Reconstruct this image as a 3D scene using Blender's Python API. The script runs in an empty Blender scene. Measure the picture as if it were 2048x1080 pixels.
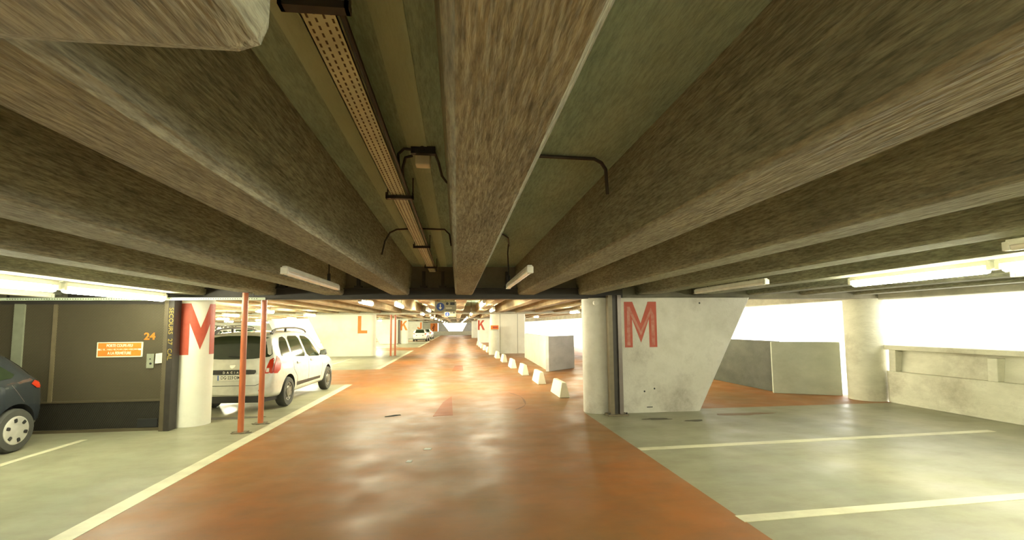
import bpy, bmesh, math, random
from mathutils import Vector, Matrix
random.seed(7)
rad = math.radians
S = bpy.context.scene
COL = S.collection

# ------------------------------------------------------------ camera, world, exposure
def setup_camera():
    cd = bpy.data.cameras.new('camera'); co = bpy.data.objects.new('camera', cd); COL.objects.link(co)
    yaw, pitch, roll = rad(6.693), rad(4.6), rad(0.5)
    f = Vector((math.sin(yaw)*math.cos(pitch), math.cos(yaw)*math.cos(pitch), math.sin(pitch)))
    r0 = Vector((math.cos(yaw), -math.sin(yaw), 0)); u0 = r0.cross(f)
    r = r0*math.cos(roll) - u0*math.sin(roll); u = r.cross(f)
    m = Matrix(((r.x, u.x, -f.x, 0), (r.y, u.y, -f.y, 0), (r.z, u.z, -f.z, 1.75), (0, 0, 0, 1)))
    co.matrix_world = m
    cd.sensor_width = 36; cd.lens = 940/2048*36
    cd.shift_y = (576.4-540)/2048
    cd.clip_start = 0.05; cd.clip_end = 600
    S.camera = co
setup_camera()
w = bpy.data.worlds.new('sky'); S.world = w; w.use_nodes = True
bg = w.node_tree.nodes['Background']; bg.inputs[0].default_value = (1, 0.97, 0.86, 1); bg.inputs[1].default_value = 2.0
TUBE_NEAR = 40.0
TUBE_FAR = 190.0
TUBE_LANE = 80.0
S.view_settings.view_transform = 'Standard'; S.view_settings.look = 'None'
S.view_settings.gamma = 1; S.view_settings.use_curve_mapping = False
S.view_settings.exposure = 1.45

# ------------------------------------------------------------ materials
def _mat(name):
    m = bpy.data.materials.new(name); m.use_nodes = True
    nt = m.node_tree; b = nt.nodes['Principled BSDF']
    return m, nt, b
def flat(name, c, rough=.5, metal=0, coat=0, bump=0):
    m, nt, b = _mat(name)
    b.inputs['Roughness'].default_value = rough; b.inputs['Metallic'].default_value = metal
    b.inputs['Coat Weight'].default_value = coat
    tc = nt.nodes.new('ShaderNodeTexCoord'); n = nt.nodes.new('ShaderNodeTexNoise'); n.inputs['Scale'].default_value = 9
    n.inputs['Detail'].default_value = 4
    nt.links.new(tc.outputs['Object'], n.inputs['Vector'])
    r = nt.nodes.new('ShaderNodeValToRGB')
    r.color_ramp.elements[0].position = .3; r.color_ramp.elements[1].position = .7
    r.color_ramp.elements[0].color = (c[0]*.88, c[1]*.88, c[2]*.88, 1); r.color_ramp.elements[1].color = (min(1, c[0]*1.06), min(1, c[1]*1.06), min(1, c[2]*1.06), 1)
    nt.links.new(n.outputs['Fac'], r.inputs['Fac']); nt.links.new(r.outputs[0], b.inputs['Base Color'])
    return m
def emit(name, c, s):
    m, nt, b = _mat(name); b.inputs['Base Color'].default_value = (*c, 1)
    b.inputs['Emission Color'].default_value = (*c, 1); b.inputs['Emission Strength'].default_value = s
    return m
def concrete(name, c1, c2, scale=(3, 3, 3), rough=.85, bump=.25, dirt=None, dirt_amt=.5, fine=60., spec=.3, grain=0, gscale=(70, 9, 70)):
    """two-tone mottled concrete; dirt = dark blotch colour"""
    m, nt, b = _mat(name); L = nt.links.new; N = nt.nodes.new
    tc = N('ShaderNodeTexCoord'); mp = N('ShaderNodeMapping'); mp.inputs['Scale'].default_value = scale
    L(tc.outputs['Object'], mp.inputs['Vector'])
    n1 = N('ShaderNodeTexNoise'); n1.inputs['Scale'].default_value = 1.; n1.inputs['Detail'].default_value = 7; n1.inputs['Roughness'].default_value = .65
    L(mp.outputs[0], n1.inputs['Vector'])
    r1 = N('ShaderNodeValToRGB'); r1.color_ramp.elements[0].position = .32; r1.color_ramp.elements[1].position = .68
    r1.color_ramp.elements[0].color = (*c1, 1); r1.color_ramp.elements[1].color = (*c2, 1)
    L(n1.outputs['Fac'], r1.inputs['Fac'])
    out = r1.outputs[0]
    if dirt:
        n2 = N('ShaderNodeTexNoise'); n2.inputs['Scale'].default_value = .8; n2.inputs['Detail'].default_value = 6; n2.inputs['Roughness'].default_value = .7
        L(tc.outputs['Object'], n2.inputs['Vector'])
        r2 = N('ShaderNodeValToRGB'); r2.color_ramp.elements[0].position = .5; r2.color_ramp.elements[1].position = .72
        r2.color_ramp.elements[0].color = (0, 0, 0, 1); r2.color_ramp.elements[1].color = (dirt_amt,)*3 + (1,)
        L(n2.outputs['Fac'], r2.inputs['Fac'])
        mx = N('ShaderNodeMixRGB'); mx.inputs[2].default_value = (*dirt, 1)
        L(r2.outputs[0], mx.inputs[0]); L(out, mx.inputs[1]); out = mx.outputs[0]
    if grain:
        mg = N('ShaderNodeMapping'); mg.inputs['Scale'].default_value = gscale; L(tc.outputs['Object'], mg.inputs['Vector'])
        ng = N('ShaderNodeTexNoise'); ng.inputs['Scale'].default_value = 1.; ng.inputs['Detail'].default_value = 3; ng.inputs['Roughness'].default_value = .7; L(mg.outputs[0], ng.inputs['Vector'])
        rg = N('ShaderNodeValToRGB'); rg.color_ramp.elements[0].position = .33; rg.color_ramp.elements[1].position = .62
        rg.color_ramp.elements[0].color = (1-grain,)*3+(1,); rg.color_ramp.elements[1].color = (1.12, 1.12, 1.12, 1); L(ng.outputs['Fac'], rg.inputs['Fac'])
        mm = N('ShaderNodeMixRGB'); mm.blend_type = 'MULTIPLY'; mm.inputs[0].default_value = 1; L(out, mm.inputs[1]); L(rg.outputs[0], mm.inputs[2]); out = mm.outputs[0]
    L(out, b.inputs['Base Color']); b.inputs['Roughness'].default_value = rough
    b.inputs['Specular IOR Level'].default_value = spec
    n3 = N('ShaderNodeTexNoise'); n3.inputs['Scale'].default_value = fine; n3.inputs['Detail'].default_value = 3
    mp3 = N('ShaderNodeMapping'); mp3.inputs['Scale'].default_value = tuple(s/max(scale) for s in scale); L(tc.outputs['Object'], mp3.inputs['Vector']); L(mp3.outputs[0], n3.inputs['Vector'])
    bp = N('ShaderNodeBump'); bp.inputs['Strength'].default_value = bump; bp.inputs['Distance'].default_value = .02
    L(n3.outputs['Fac'], bp.inputs['Height']); L(bp.outputs[0], b.inputs['Normal'])
    return m
def floor_mat(name, base, worn, dirt, rlo, rhi, wear=(.42, .66), scale=.55, spec=.5):
    m, nt, b = _mat(name); L = nt.links.new; N = nt.nodes.new
    tc = N('ShaderNodeTexCoord')
    mp = N('ShaderNodeMapping'); mp.inputs['Scale'].default_value = (1, .55, 1); L(tc.outputs['Object'], mp.inputs['Vector'])
    n1 = N('ShaderNodeTexNoise'); n1.inputs['Scale'].default_value = scale; n1.inputs['Detail'].default_value = 8; n1.inputs['Roughness'].default_value = .6
    L(mp.outputs[0], n1.inputs['Vector'])
    r1 = N('ShaderNodeValToRGB'); r1.color_ramp.elements[0].position = wear[0]; r1.color_ramp.elements[1].position = wear[1]
    r1.color_ramp.elements[0].color = (*base, 1); r1.color_ramp.elements[1].color = (*worn, 1); L(n1.outputs['Fac'], r1.inputs['Fac'])
    # tyre-swept streaks and spots
    mp2 = N('ShaderNodeMapping'); mp2.inputs['Scale'].default_value = (1.2, 2.6, 1); L(tc.outputs['Object'], mp2.inputs['Vector'])
    n2 = N('ShaderNodeTexNoise'); n2.inputs['Scale'].default_value = 1.3; n2.inputs['Detail'].default_value = 9; n2.inputs['Roughness'].default_value = .72
    L(mp2.outputs[0], n2.inputs['Vector'])
    r2 = N('ShaderNodeValToRGB'); r2.color_ramp.elements[0].position = .43; r2.color_ramp.elements[1].position = .86
    r2.color_ramp.elements[0].color = (0, 0, 0, 1); r2.color_ramp.elements[1].color = (.7, .7, .7, 1); L(n2.outputs['Fac'], r2.inputs['Fac'])
    mx = N('ShaderNodeMixRGB'); mx.inputs[2].default_value = (*dirt, 1); L(r2.outputs[0], mx.inputs[0]); L(r1.outputs[0], mx.inputs[1])
    L(mx.outputs[0], b.inputs['Base Color'])
    n3 = N('ShaderNodeTexNoise'); n3.inputs['Scale'].default_value = 1.6; n3.inputs['Detail'].default_value = 6; L(tc.outputs['Object'], n3.inputs['Vector'])
    mr = N('ShaderNodeMapRange'); mr.inputs['From Min'].default_value = .3; mr.inputs['From Max'].default_value = .7
    mr.inputs['To Min'].default_value = rlo; mr.inputs['To Max'].default_value = rhi; L(n3.outputs['Fac'], mr.inputs['Value']); L(mr.outputs[0], b.inputs['Roughness'])
    n4 = N('ShaderNodeTexNoise'); n4.inputs['Scale'].default_value = 7; n4.inputs['Detail'].default_value = 4; L(tc.outputs['Object'], n4.inputs['Vector'])
    bp = N('ShaderNodeBump'); bp.inputs['Strength'].default_value = .05; bp.inputs['Distance'].default_value = .003; L(n4.outputs['Fac'], bp.inputs['Height']); L(bp.outputs[0], b.inputs['Normal'])
    b.inputs['Specular IOR Level'].default_value = spec
    return m
def mesh_panel_mat(name, c_wire, c_back, cell=.05):
    """expanded metal mesh sheet: staggered diamonds"""
    m, nt, b = _mat(name); L = nt.links.new; N = nt.nodes.new
    tc = N('ShaderNodeTexCoord'); sp = N('ShaderNodeSeparateXYZ'); L(tc.outputs['Object'], sp.inputs[0])
    def mth(op, a, bb=None):
        n = N('ShaderNodeMath'); n.operation = op
        for i, v in enumerate((a, bb)):
            if v is None: continue
            if isinstance(v, (int, float)): n.inputs[i].default_value = v
            else: L(v, n.inputs[i])
        return n.outputs[0]
    a = mth('SINE', mth('MULTIPLY', mth('ADD', mth('MULTIPLY', sp.outputs[0], 1.9), sp.outputs[2]), math.pi/cell))
    c = mth('SINE', mth('MULTIPLY', mth('SUBTRACT', mth('MULTIPLY', sp.outputs[0], 1.9), sp.outputs[2]), math.pi/cell))
    p = mth('ABSOLUTE', mth('MULTIPLY', a, c))
    r = N('ShaderNodeValToRGB'); r.color_ramp.elements[0].position = .1; r.color_ramp.elements[1].position = .3
    r.color_ramp.elements[0].color = (*c_wire, 1); r.color_ramp.elements[1].color = (*c_back, 1); L(p, r.inputs['Fac'])
    L(r.outputs[0], b.inputs['Base Color']); b.inputs['Roughness'].default_value = .55; b.inputs['Metallic'].default_value = .2
    bp = N('ShaderNodeBump'); bp.invert = True; bp.inputs['Strength'].default_value = .5; bp.inputs['Distance'].default_value = .01; L(p, bp.inputs['Height']); L(bp.outputs[0], b.inputs['Normal'])
    return m

M = {}
M['slab'] = concrete('slab_concrete', (.32, .48, .40), (.42, .60, .50), (3, .8, 3), bump=.3, fine=70, grain=.25)
M['slab_strip'] = concrete('mortar_lit_strip', (.46, .64, .5), (.56, .75, .6), (4, .8, 4))
M['rib'] = concrete('rib_concrete', (.27, .265, .19), (.43, .425, .31), (9, 1.2, 9), bump=.7, grain=.45, fine=45, dirt=(.17, .15, .10), dirt_amt=.4)
M['far_rib'] = concrete('far_rib_concrete', (.26, .19, .10), (.42, .34, .20), (6, 1., 6), bump=.4, dirt=(.2, .11, .05), dirt_amt=.5)
M['beam'] = concrete('cross_beam_concrete', (.22, .2, .14), (.34, .31, .22), (2, 2, 2), bump=.4)
M['edge'] = concrete('edge_beam_concrete', (.4, .39, .3), (.56, .54, .42), (1.5, 1.5, 3), bump=.4, dirt=(.2, .19, .15), dirt_amt=.6)
M['pier'] = concrete('painted_pier', (.56, .53, .44), (.72, .69, .6), (1.6, 1.6, 1.6), rough=.6, bump=.25, dirt=(.27, .23, .17), dirt_amt=.85, fine=30)
M['white_pier'] = concrete('white_painted_concrete', (.74, .73, .6), (.82, .81, .68), (1.2, 1.2, 1.2), rough=.6, bump=.15, dirt=(.5, .47, .36), dirt_amt=.35, fine=30)
M['parapet'] = concrete('parapet_concrete', (.5, .48, .36), (.66, .64, .5), (1.3, 1.3, 3), rough=.8, bump=.4, dirt=(.26, .22, .15), dirt_amt=.7, fine=30)
M['panel'] = concrete('ramp_panel', (.38, .40, .31), (.47, .49, .38), (1.5, 1.5, 2.5), rough=.7, bump=.2, dirt=(.3, .29, .2), dirt_amt=.5)
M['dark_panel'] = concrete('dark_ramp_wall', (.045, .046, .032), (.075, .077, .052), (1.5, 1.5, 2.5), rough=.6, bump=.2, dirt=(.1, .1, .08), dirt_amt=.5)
M['grey_wall'] = concrete('ramp_wall', (.4, .4, .38), (.5, .5, .47), (1.5, 1.5, 2.5), rough=.7, bump=.2, dirt=(.3, .29, .25), dirt_amt=.5)
M['back_wall'] = concrete('plain_wall', (.5, .48, .36), (.6, .58, .44))
M['orange'] = floor_mat('orange_floor_paint', (.37, .122, .022), (.25, .135, .045), (.14, .10, .055), .36, .6, (.32, .66), spec=.42)
M['grey'] = floor_mat('grey_floor', (.33, .315, .20), (.24, .245, .16), (.17, .135, .08), .3, .5, (.38, .66), spec=.45)
M['line'] = floor_mat('line_paint', (.66, .63, .44), (.5, .48, .32), (.4, .36, .24), .35, .6, (.5, .8), scale=2)
M['letter_red'] = concrete('red_letter_paint', (.42, .07, .035), (.5, .10, .055), (5, 5, 5), rough=.5, bump=.1, dirt=(.5, .22, .16), dirt_amt=.5)
M['worn'] = concrete('worn_letter_paint', (.42, .10, .06), (.55, .28, .2), (9, 9, 9), rough=.5, bump=.1)
M['letter_orange'] = concrete('orange_letter_paint', (.72, .2, .03), (.78, .24, .045), (5, 5, 5), rough=.5, bump=.1)
M['post_orange'] = concrete('orange_post_paint', (.40, .095, .025), (.5, .135, .04), (8, 8, 2), rough=.35, bump=.1, spec=.5)
M['steel_dark'] = flat('dark_steel', (.045, .038, .03), .5, .3)
M['steel_brown'] = flat('brown_painted_steel', (.17, .135, .075), .45, .1)
M['steel_hi'] = flat('grey_brown_steel', (.16, .13, .11), .35, .3)
M['galv'] = flat('galvanised_tray', (.66, .76, .58), .5, 0)
M['slot'] = flat('slot_dark', (.12, .10, .06), .8)
M['black'] = flat('black_plastic', (.02, .02, .018), .5)
M['box_white'] = flat('off_white_plastic', (.8, .8, .6), .4)
M['housing'] = flat('white_enamel', (.75, .73, .62), .35)
M['diffuser'] = flat('unlit_diffuser', (.8, .74, .62), .25)
M['tube_on'] = emit('lit_tube', (1, .99, .72), TUBE_NEAR)
M['tube_far'] = emit('lit_tube_far', (1, .95, .68), TUBE_FAR)
M['tube_lane'] = emit('lit_tube_lane', (1, .95, .68), TUBE_LANE)
M['mesh'] = mesh_panel_mat('mesh_over_sheet', (.13, .108, .06), (.06, .047, .024), .045)
M['mesh_low'] = mesh_panel_mat('mesh_over_void', (.05, .042, .024), (.008, .007, .004), .055)
M['cage_brown'] = flat('cage_frame_brown', (.10, .08, .045), .45, .1)
M['sign_orange'] = flat('sign_orange', (.85, .22, .02), .4)
M['sign_white'] = flat('sign_cream', (.85, .8, .6), .4)
M['tag_grey'] = flat('grey_tag', (.25, .26, .18), .5)
M['yellow_paint'] = flat('yellow_paint', (.32, .23, .04), .6)
M['sign_grey'] = flat('sign_panel_grey', (.3, .27, .17), .5)
M['sign_blue'] = flat('sign_blue', (.02, .05, .22), .4)
M['sign_blue'].node_tree.nodes['Principled BSDF'].inputs['Coat Weight'].default_value = .2
M['exit'] = emit('exit_sign_glow', (.15, .85, .6), 1.2)
M['car_white'] = flat('white_car_paint', (.56, .565, .5), .3, 0, 1)
M['car_dark'] = flat('dark_grey_car_paint', (.028, .035, .04), .22, .3, 1)
M['glass'] = flat('tinted_glass', (.02, .028, .014), .08, 0, 0)
M['glass'].node_tree.nodes['Principled BSDF'].inputs['Specular IOR Level'].default_value = .3
M['tyre'] = flat('tyre_rubber', (.05, .05, .04), .75)
M['tyre_side'] = flat('wheel_arch_lining', (.012, .012, .011), .9)
M['hub'] = flat('silver_hubcap', (.55, .54, .47), .35, .5)
M['steel_rim'] = flat('grey_rim', (.17, .165, .13), .4, .5)
M['lamp_red'] = flat('red_lamp_lens', (.42, .03, .008), .25, 0, 0)
M['lamp_clear'] = flat('clear_lamp_lens', (.7, .66, .6), .12, 0, 1)
M['chrome'] = flat('chrome', (.6, .6, .56), .2, .9)
M['plate'] = flat('plate_white', (.78, .78, .7), .4)
M['plate_blue'] = flat('plate_blue', (.05, .12, .4), .4)
M['ink'] = flat('black_ink', (.015, .015, .015), .5)
M['block'] = concrete('kerb_block_concrete', (.66, .65, .5), (.76, .75, .6), (3, 3, 3), rough=.8, bump=.3, dirt=(.45, .42, .3), dirt_amt=.5)
M['patch'] = floor_mat('repainted_patch', (.34, .088, .016), (.28, .08, .018), (.22, .06, .018), .45, .6, spec=.25)
M['rust'] = flat('rust_stain_paint', (.2, .12, .05), .5)
M['dirt_shade'] = flat('dirt_shade_patch', (.11, .10, .065), .8)
M['mark'] = flat('tyre_mark', (.14, .05, .015), .6)
M['leaf'] = flat('dry_leaf', (.05, .06, .05), .6)
M['paper'] = flat('paper_scrap', (.7, .68, .6), .6)
M['graffiti'] = flat('graffiti_black', (.02, .015, .015), .6)

# ------------------------------------------------------------ mesh helpers
class MB:
    def __init__(s): s.v = []; s.f = []; s.mi = []
    def add(s, vs, fs, mi=0):
        o = len(s.v); s.v += [tuple(v) for v in vs]; s.f += [tuple(i+o for i in f) for f in fs]; s.mi += [mi]*len(fs)
    def box(s, a, b, mi=0):
        x0, y0, z0 = a; x1, y1, z1 = b
        s.add([(x0,y0,z0),(x1,y0,z0),(x1,y1,z0),(x0,y1,z0),(x0,y0,z1),(x1,y0,z1),(x1,y1,z1),(x0,y1,z1)],
              [(0,3,2,1),(4,5,6,7),(0,1,5,4),(1,2,6,5),(2,3,7,6),(3,0,4,7)], mi)
    def hexa(s, bot, top, mi=0):
        n = len(bot)
        s.add(list(bot)+list(top), [tuple(reversed(range(n))), tuple(range(n, 2*n))]+[(i, (i+1) % n, (i+1) % n+n, i+n) for i in range(n)], mi)
    def tube(s, pts, r, n=10, mi=0, caps=True):
        pts = [Vector(p) for p in pts]; rings = []; prev = None
        for i, p in enumerate(pts):
            d = (pts[min(i+1, len(pts)-1)]-pts[max(i-1, 0)]).normalized()
            a = (prev - d*prev.dot(d)).normalized() if prev is not None and (prev - d*prev.dot(d)).length > 1e-4 else d.orthogonal().normalized()
            prev = a; b = d.cross(a); rr = r[i] if isinstance(r, (list, tuple)) else r
            rings.append([p+(a*math.cos(2*math.pi*k/n)+b*math.sin(2*math.pi*k/n))*rr for k in range(n)])
        vs = [v for q in rings for v in q]; fs = []
        for i in range(len(rings)-1):
            for k in range(n): fs.append((i*n+k, i*n+(k+1) % n, (i+1)*n+(k+1) % n, (i+1)*n+k))
        if caps: fs += [tuple(reversed(range(n))), tuple(range((len(rings)-1)*n, len(rings)*n))]
        s.add(vs, fs, mi)
    def lathe(s, prof, axis='z', c=(0, 0, 0), n=32, mi=0, flip=False):
        vs = []; fs = []
        for (r, h) in prof:
            for k in range(n):
                a = 2*math.pi*k/n; ca, sa = math.cos(a)*r, math.sin(a)*r
                vs.append({'z': (c[0]+ca, c[1]+sa, c[2]+h), 'x': (c[0]+h, c[1]+ca, c[2]+sa), 'y': (c[0]+sa, c[1]+h, c[2]+ca)}[axis])
        m = len(prof)
        for i in range(m-1):
            for k in range(n): fs.append((i*n+k, i*n+(k+1) % n, (i+1)*n+(k+1) % n, (i+1)*n+k))
        fs += [tuple(reversed(range(n))), tuple(range((m-1)*n, m*n))]
        if flip: fs = [tuple(reversed(f)) for f in fs]
        s.add(vs, fs, mi)
    def build(s, name, mats, parent=None, bevel=0, smooth=False):
        me = bpy.data.meshes.new(name); me.from_pydata(s.v, [], s.f)
        if not isinstance(mats, (list, tuple)): mats = [mats]
        for m in mats: me.materials.append(m)
        for p, i in zip(me.polygons, s.mi): p.material_index = i
        bm = bmesh.new(); bm.from_mesh(me); bmesh.ops.recalc_face_normals(bm, faces=bm.faces)
        if bevel: bmesh.ops.bevel(bm, geom=[e for e in bm.edges if e.is_manifold and e.calc_face_angle(0) > .5], offset=bevel, segments=2, profile=.5, affect='EDGES')
        if smooth:
            for f in bm.faces: f.smooth = True
            for e in bm.edges:
                if len(e.link_faces) == 2 and e.calc_face_angle(0) > (smooth if smooth is not True else .7): e.smooth = False
        bm.to_mesh(me); bm.free(); me.update()
        o = bpy.data.objects.new(name, me); COL.objects.link(o)
        if parent: o.parent = parent
        return o
def tag(o, label=None, cat=None, group=None, kind=None):
    if label: o['label'] = label
    if cat: o['category'] = cat
    if group: o['group'] = group
    if kind: o['kind'] = kind
    return o
def struct(o): o['kind'] = 'structure'; return o
def empty(name, loc, rz=0):
    o = bpy.data.objects.new(name, None); COL.objects.link(o); o.location = loc; o.rotation_euler = (0, 0, rz); o.empty_display_size = .2; return o
def copy_tree(o, parent=None):
    c = o.copy(); COL.objects.link(c)
    if parent: c.parent = parent
    for ch in list(o.children): copy_tree(ch, c)
    return c
def text_mesh(name, body, size, mat, parent, M4, depth=.002, align='CENTER', sx=1.0, bold=0.0):
    cu = bpy.data.curves.new(name, 'FONT'); cu.body = body; cu.size = size; cu.align_x = align; cu.align_y = 'CENTER'; cu.extrude = depth; cu.offset = bold; cu.resolution_u = 3
    to = bpy.data.objects.new('tmp_text', cu); COL.objects.link(to)
    dg = bpy.context.evaluated_depsgraph_get()
    me = bpy.data.meshes.new_from_object(to.evaluated_get(dg)); bpy.data.objects.remove(to); bpy.data.curves.remove(cu)
    me.transform(M4 @ Matrix.Diagonal((sx, 1, 1, 1)))
    me.name = name; me.materials.clear(); me.materials.append(mat)
    o = bpy.data.objects.new(name, me); COL.objects.link(o); o.parent = parent
    return o
def face_mat(loc, rx=90, rz=0, ry=0):   # text facing -Y by default
    return Matrix.Translation(loc) @ Matrix.Rotation(rad(rz), 4, 'Z') @ Matrix.Rotation(rad(rx), 4, 'X') @ Matrix.Rotation(rad(ry), 4, 'Z')

# ------------------------------------------------------------ floor
XL, XR, Y0, Y1 = -34., 9.55, -7., 97.
def floor():
    # one slab cut into painted zones
    xs = [XL, -3.19, 2.55, XR]; ys = [Y0, 9.45, 15.2, 20.3, 36, 41, 57, 62, Y1]
    mb = MB()
    for i in range(3):
        for j in range(len(ys)-1):
            if i == 1: m = 0
            elif i == 2: m = 1 if j == 0 else 0
            else: m = 0 if j in (2, 4, 6) else 1
            x0, x1, a, b = xs[i], xs[i+1], ys[j], ys[j+1]
            mb.add([(x0, a, 0), (x1, a, 0), (x1, b, 0), (x0, b, 0)], [(0, 1, 2, 3)], m)
    # slab body beneath
    mb.box((XL, Y0, -.3), (XR, Y1, -.004), 1)
    struct(mb.build('floor', [M['orange'], M['grey']]))
floor()
def line(pts, w, label, z=.004, mat='line', name='painted_line'):
    # polyline on the ground, butt joined
    (x0, y0), (x1, y1) = pts; d = Vector((x1-x0, y1-y0)).normalized(); n = Vector((-d.y, d.x))*w/2
    mb = MB(); q = [(x0+n.x, y0+n.y), (x0-n.x, y0-n.y), (x1-n.x, y1-n.y), (x1+n.x, y1+n.y)]
    mb.hexa([(a, b, .0) for a, b in q], [(a, b, z) for a, b in q])
    return tag(mb.build(name, M[mat]), label, 'road marking')
line(((-3.29, -6.5), (-3.29, 15.0)), .2, 'long pale line along the left edge of the orange lane, beside the white estate car')
line(((-3.29, 20.4), (-3.29, 35.8)), .2, 'pale lane edge line beyond the orange cross strip, beside the pier lettered L')
line(((-3.29, 41.2), (-3.29, 56.8)), .2, 'far pale lane edge line leading to the small white hatchback')
line(((-3.29, 62.2), (-3.29, 92)), .2, 'farthest pale lane edge line near the bright end of the aisle')
line(((2.56, 6.55), (8.55, 6.78)), .13, 'pale bay line on the right floor, ending short of the parapet')
line(((2.53, 4.12), (9.4, 4.4)), .14, 'nearer pale bay line crossing the right foreground floor')
line(((-5.92, 5.2), (-5.9, 8.4)), .1, 'pale bay line beside the dark car by the mesh cage')
line(((-5.9, 21.2), (-5.9, 27.6)), .1, 'pale bay line on the floor in front of the pier lettered L')
def stain(name, pts, mat, label, cat, z=.003):
    mb = MB(); mb.hexa([(x, y, 0) for x, y in pts], [(x, y, z) for x, y in pts]); return tag(mb.build(name, M[mat]), label, cat)
stain('paint_patch', [(-.47, 9.5), (-.08, 9.55), (-.13, 12.1), (-.32, 11.2)], 'patch', 'darker red repainted patch in the middle of the orange lane', 'floor patch')
stain('paint_patch', [(-.2, 18.9), (.25, 18.9), (.25, 21.5), (-.1, 21.3)], 'patch', 'smaller dark patch far along the lane centre', 'floor patch')
def arc():
    mb = MB(); n = 22; rr = .9
    o = []; i = []
    for k in range(n+1):
        a = rad(-75)+rad(165)*k/n
        o.append((1.1+rr*.55*math.cos(a), 11.3+rr*1.55*math.sin(a))); w_ = .03+.02*math.sin(k*.9)
        i.append((1.1+(rr*.55-w_)*math.cos(a), 11.3+(rr*1.55-w_*1.5)*math.sin(a)))
    vs = [(x, y, .0035) for x, y in o]+[(x, y, .0035) for x, y in i]
    mb.add(vs, [(k, k+1, n+1+k+1, n+1+k) for k in range(n)])
    tag(mb.build('tyre_mark', M['mark']), 'curved rust-brown tyre mark on the orange lane before the concrete blocks', 'tyre mark')
arc()
mb = MB(); mb.hexa([(-1.4, 9.58, 0), (-1.22, 9.66, 0), (-1.1, 9.72, 0), (-1.26, 9.6, 0)], [(-1.4, 9.58, .012), (-1.22, 9.68, .02), (-1.12, 9.72, .012), (-1.27, 9.62, .014)])
tag(mb.build('leaf', M['leaf']), 'dark curled scrap lying left of centre on the orange lane', 'litter')
for i, (x, y, s, l) in enumerate([(-.42, 7.0, .06, 'pale paper scrap on the middle of the orange lane'), (-.62, 6.4, .04, 'tiny paper scrap left of the larger scrap on the lane')]):
    mb = MB(); q = [(x-s, y-.03), (x+s*.8, y-.05), (x+s, y+.04), (x-s*.5, y+.05)]
    mb.hexa([(a, b, 0) for a, b in q], [(a, b, .006) for a, b in q]); tag(mb.build('paper_scrap', M['paper']), l, 'litter')

def blob(cx, cy, rx, ry, mat, name, label, seed, z=.003):
    rnd = random.Random(seed); n = 26; ph = [rnd.uniform(0, 6.28) for _ in range(4)]; pts = []
    for k in range(n):
        a = 2*math.pi*k/n; r_ = 1+.18*math.sin(2*a+ph[0])+.14*math.sin(3*a+ph[1])+.1*math.sin(5*a+ph[2])+.07*math.sin(8*a+ph[3])
        pts.append((cx+rx*r_*math.cos(a), cy+ry*r_*math.sin(a)))
    stain(name, pts, mat, label, 'floor stain', z)
blob(5.55, 8.75, .5, .12, 'rust', 'rust_stain', 'rusty brown stain on the right floor beyond the pier', 4)
blob(3.7, 8.55, .28, .07, 'dirt_shade', 'dirt_shade_patch', 'dark scuff on the floor in front of the right M pier', 5)
blob(4.3, 8.3, .2, .06, 'dirt_shade', 'dirt_shade_patch', 'dark scuff right of the first scuff before the right M pier', 6)
blob(-4.4, 9.95, .5, .16, 'dirt_shade', 'dirt_shade_patch', 'dark patch of wet dirt and painted shadow behind the rear bumper of the white estate car', 8)  # patch colour holds the car's shadow as well as wet dirt
blob(-3.62, 8.56, .16, .12, 'dirt_shade', 'dirt_shade_patch', 'dark ring of dirt around the foot of the nearer orange post', 9)
blob(-3.6, 9.32, .16, .12, 'dirt_shade', 'dirt_shade_patch', 'dark ring of dirt around the foot of the farther orange post', 10)
# ------------------------------------------------------------ ceiling
def ceiling():
    mb = MB(); mb.box((XL, Y0, 2.95), (XR+.3, 9.6, 3.2))
    c = struct(mb.build('ceiling', M['slab']))
    mb = MB(); mb.box((XL, 9.6, 3.06), (XR+.3, Y1, 3.2)); cf = struct(mb.build('ceiling_far', M['slab']))
    def rib(xc, y0, y1, zb, zt, wb, wt, mat, c=c):
        mb = MB(); b = .03
        prof = [(-wt/2, zt), (-wb/2, zb+b), (-wb/2+b, zb), (wb/2-b, zb), (wb/2, zb+b), (wt/2, zt)]
        n = len(prof); vs = []
        for y in (y0, y1): vs += [(xc+p, y, z) for p, z in prof]
        mb.add(vs, [(i, (i+1) % n, (i+1) % n+n, i+n) for i in range(n)]+[tuple(range(n)), tuple(reversed(range(n, 2*n)))])
        return mb.build('rib', mat, c)
    ks = list(range(-16, 8))
    for k in ks:
        x = .14+k*1.25 if k >= 0 else .14+k*1.245
        if x > 9.2: continue
        rib(x, Y0, 9.46, 2.37, 2.96, .35, .45, M['rib'])
    for k in list(range(-26, 8)):
        x = .14+k*1.25
        if x > 9.2: continue
        rib(x, 9.86, Y1, 2.6, 3.07, .4, .5, M['far_rib'], cf)
    s = MB(); s.box((-.33, Y0, 2.945), (-.2, 9.46, 2.952)); s.build('mortar_lit_strip', M['slab_strip'], c)
    s = MB(); s.box((-.7, Y0, 2.945), (-.6, 9.46, 2.952)); s.build('mortar_lit_strip', M['slab_strip'], c)  # pale strip painting the lit slab left of the tray
    # rounded haunch close overhead, solid stand-in for a blurred camera artefact
    h = MB(); h.box((-1.9, -1.5, 2.27), (-.35, .96, 2.5)); h.build("blur_block", M["rib"], c, bevel=.075, smooth=True)
ceiling()
n_ = [0]
def trim(a, b, mat, bevel=0, label=None):
    n_[0] += 1; mb = MB(); mb.box(a, b); return struct(mb.build('trim_%d' % n_[0], M[mat], bevel=bevel))
trim((XL, 9.5, 2.3), (XR+.2, 9.84, 2.97), 'beam')
for y in (30, 51, 72): trim((XL, y-.3, 2.53), (XR+.2, y+.3, 3.06), 'edge')
trim((9.35, Y0, 2.26), (9.85, 9.49, 2.96), 'edge', .02)
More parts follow.
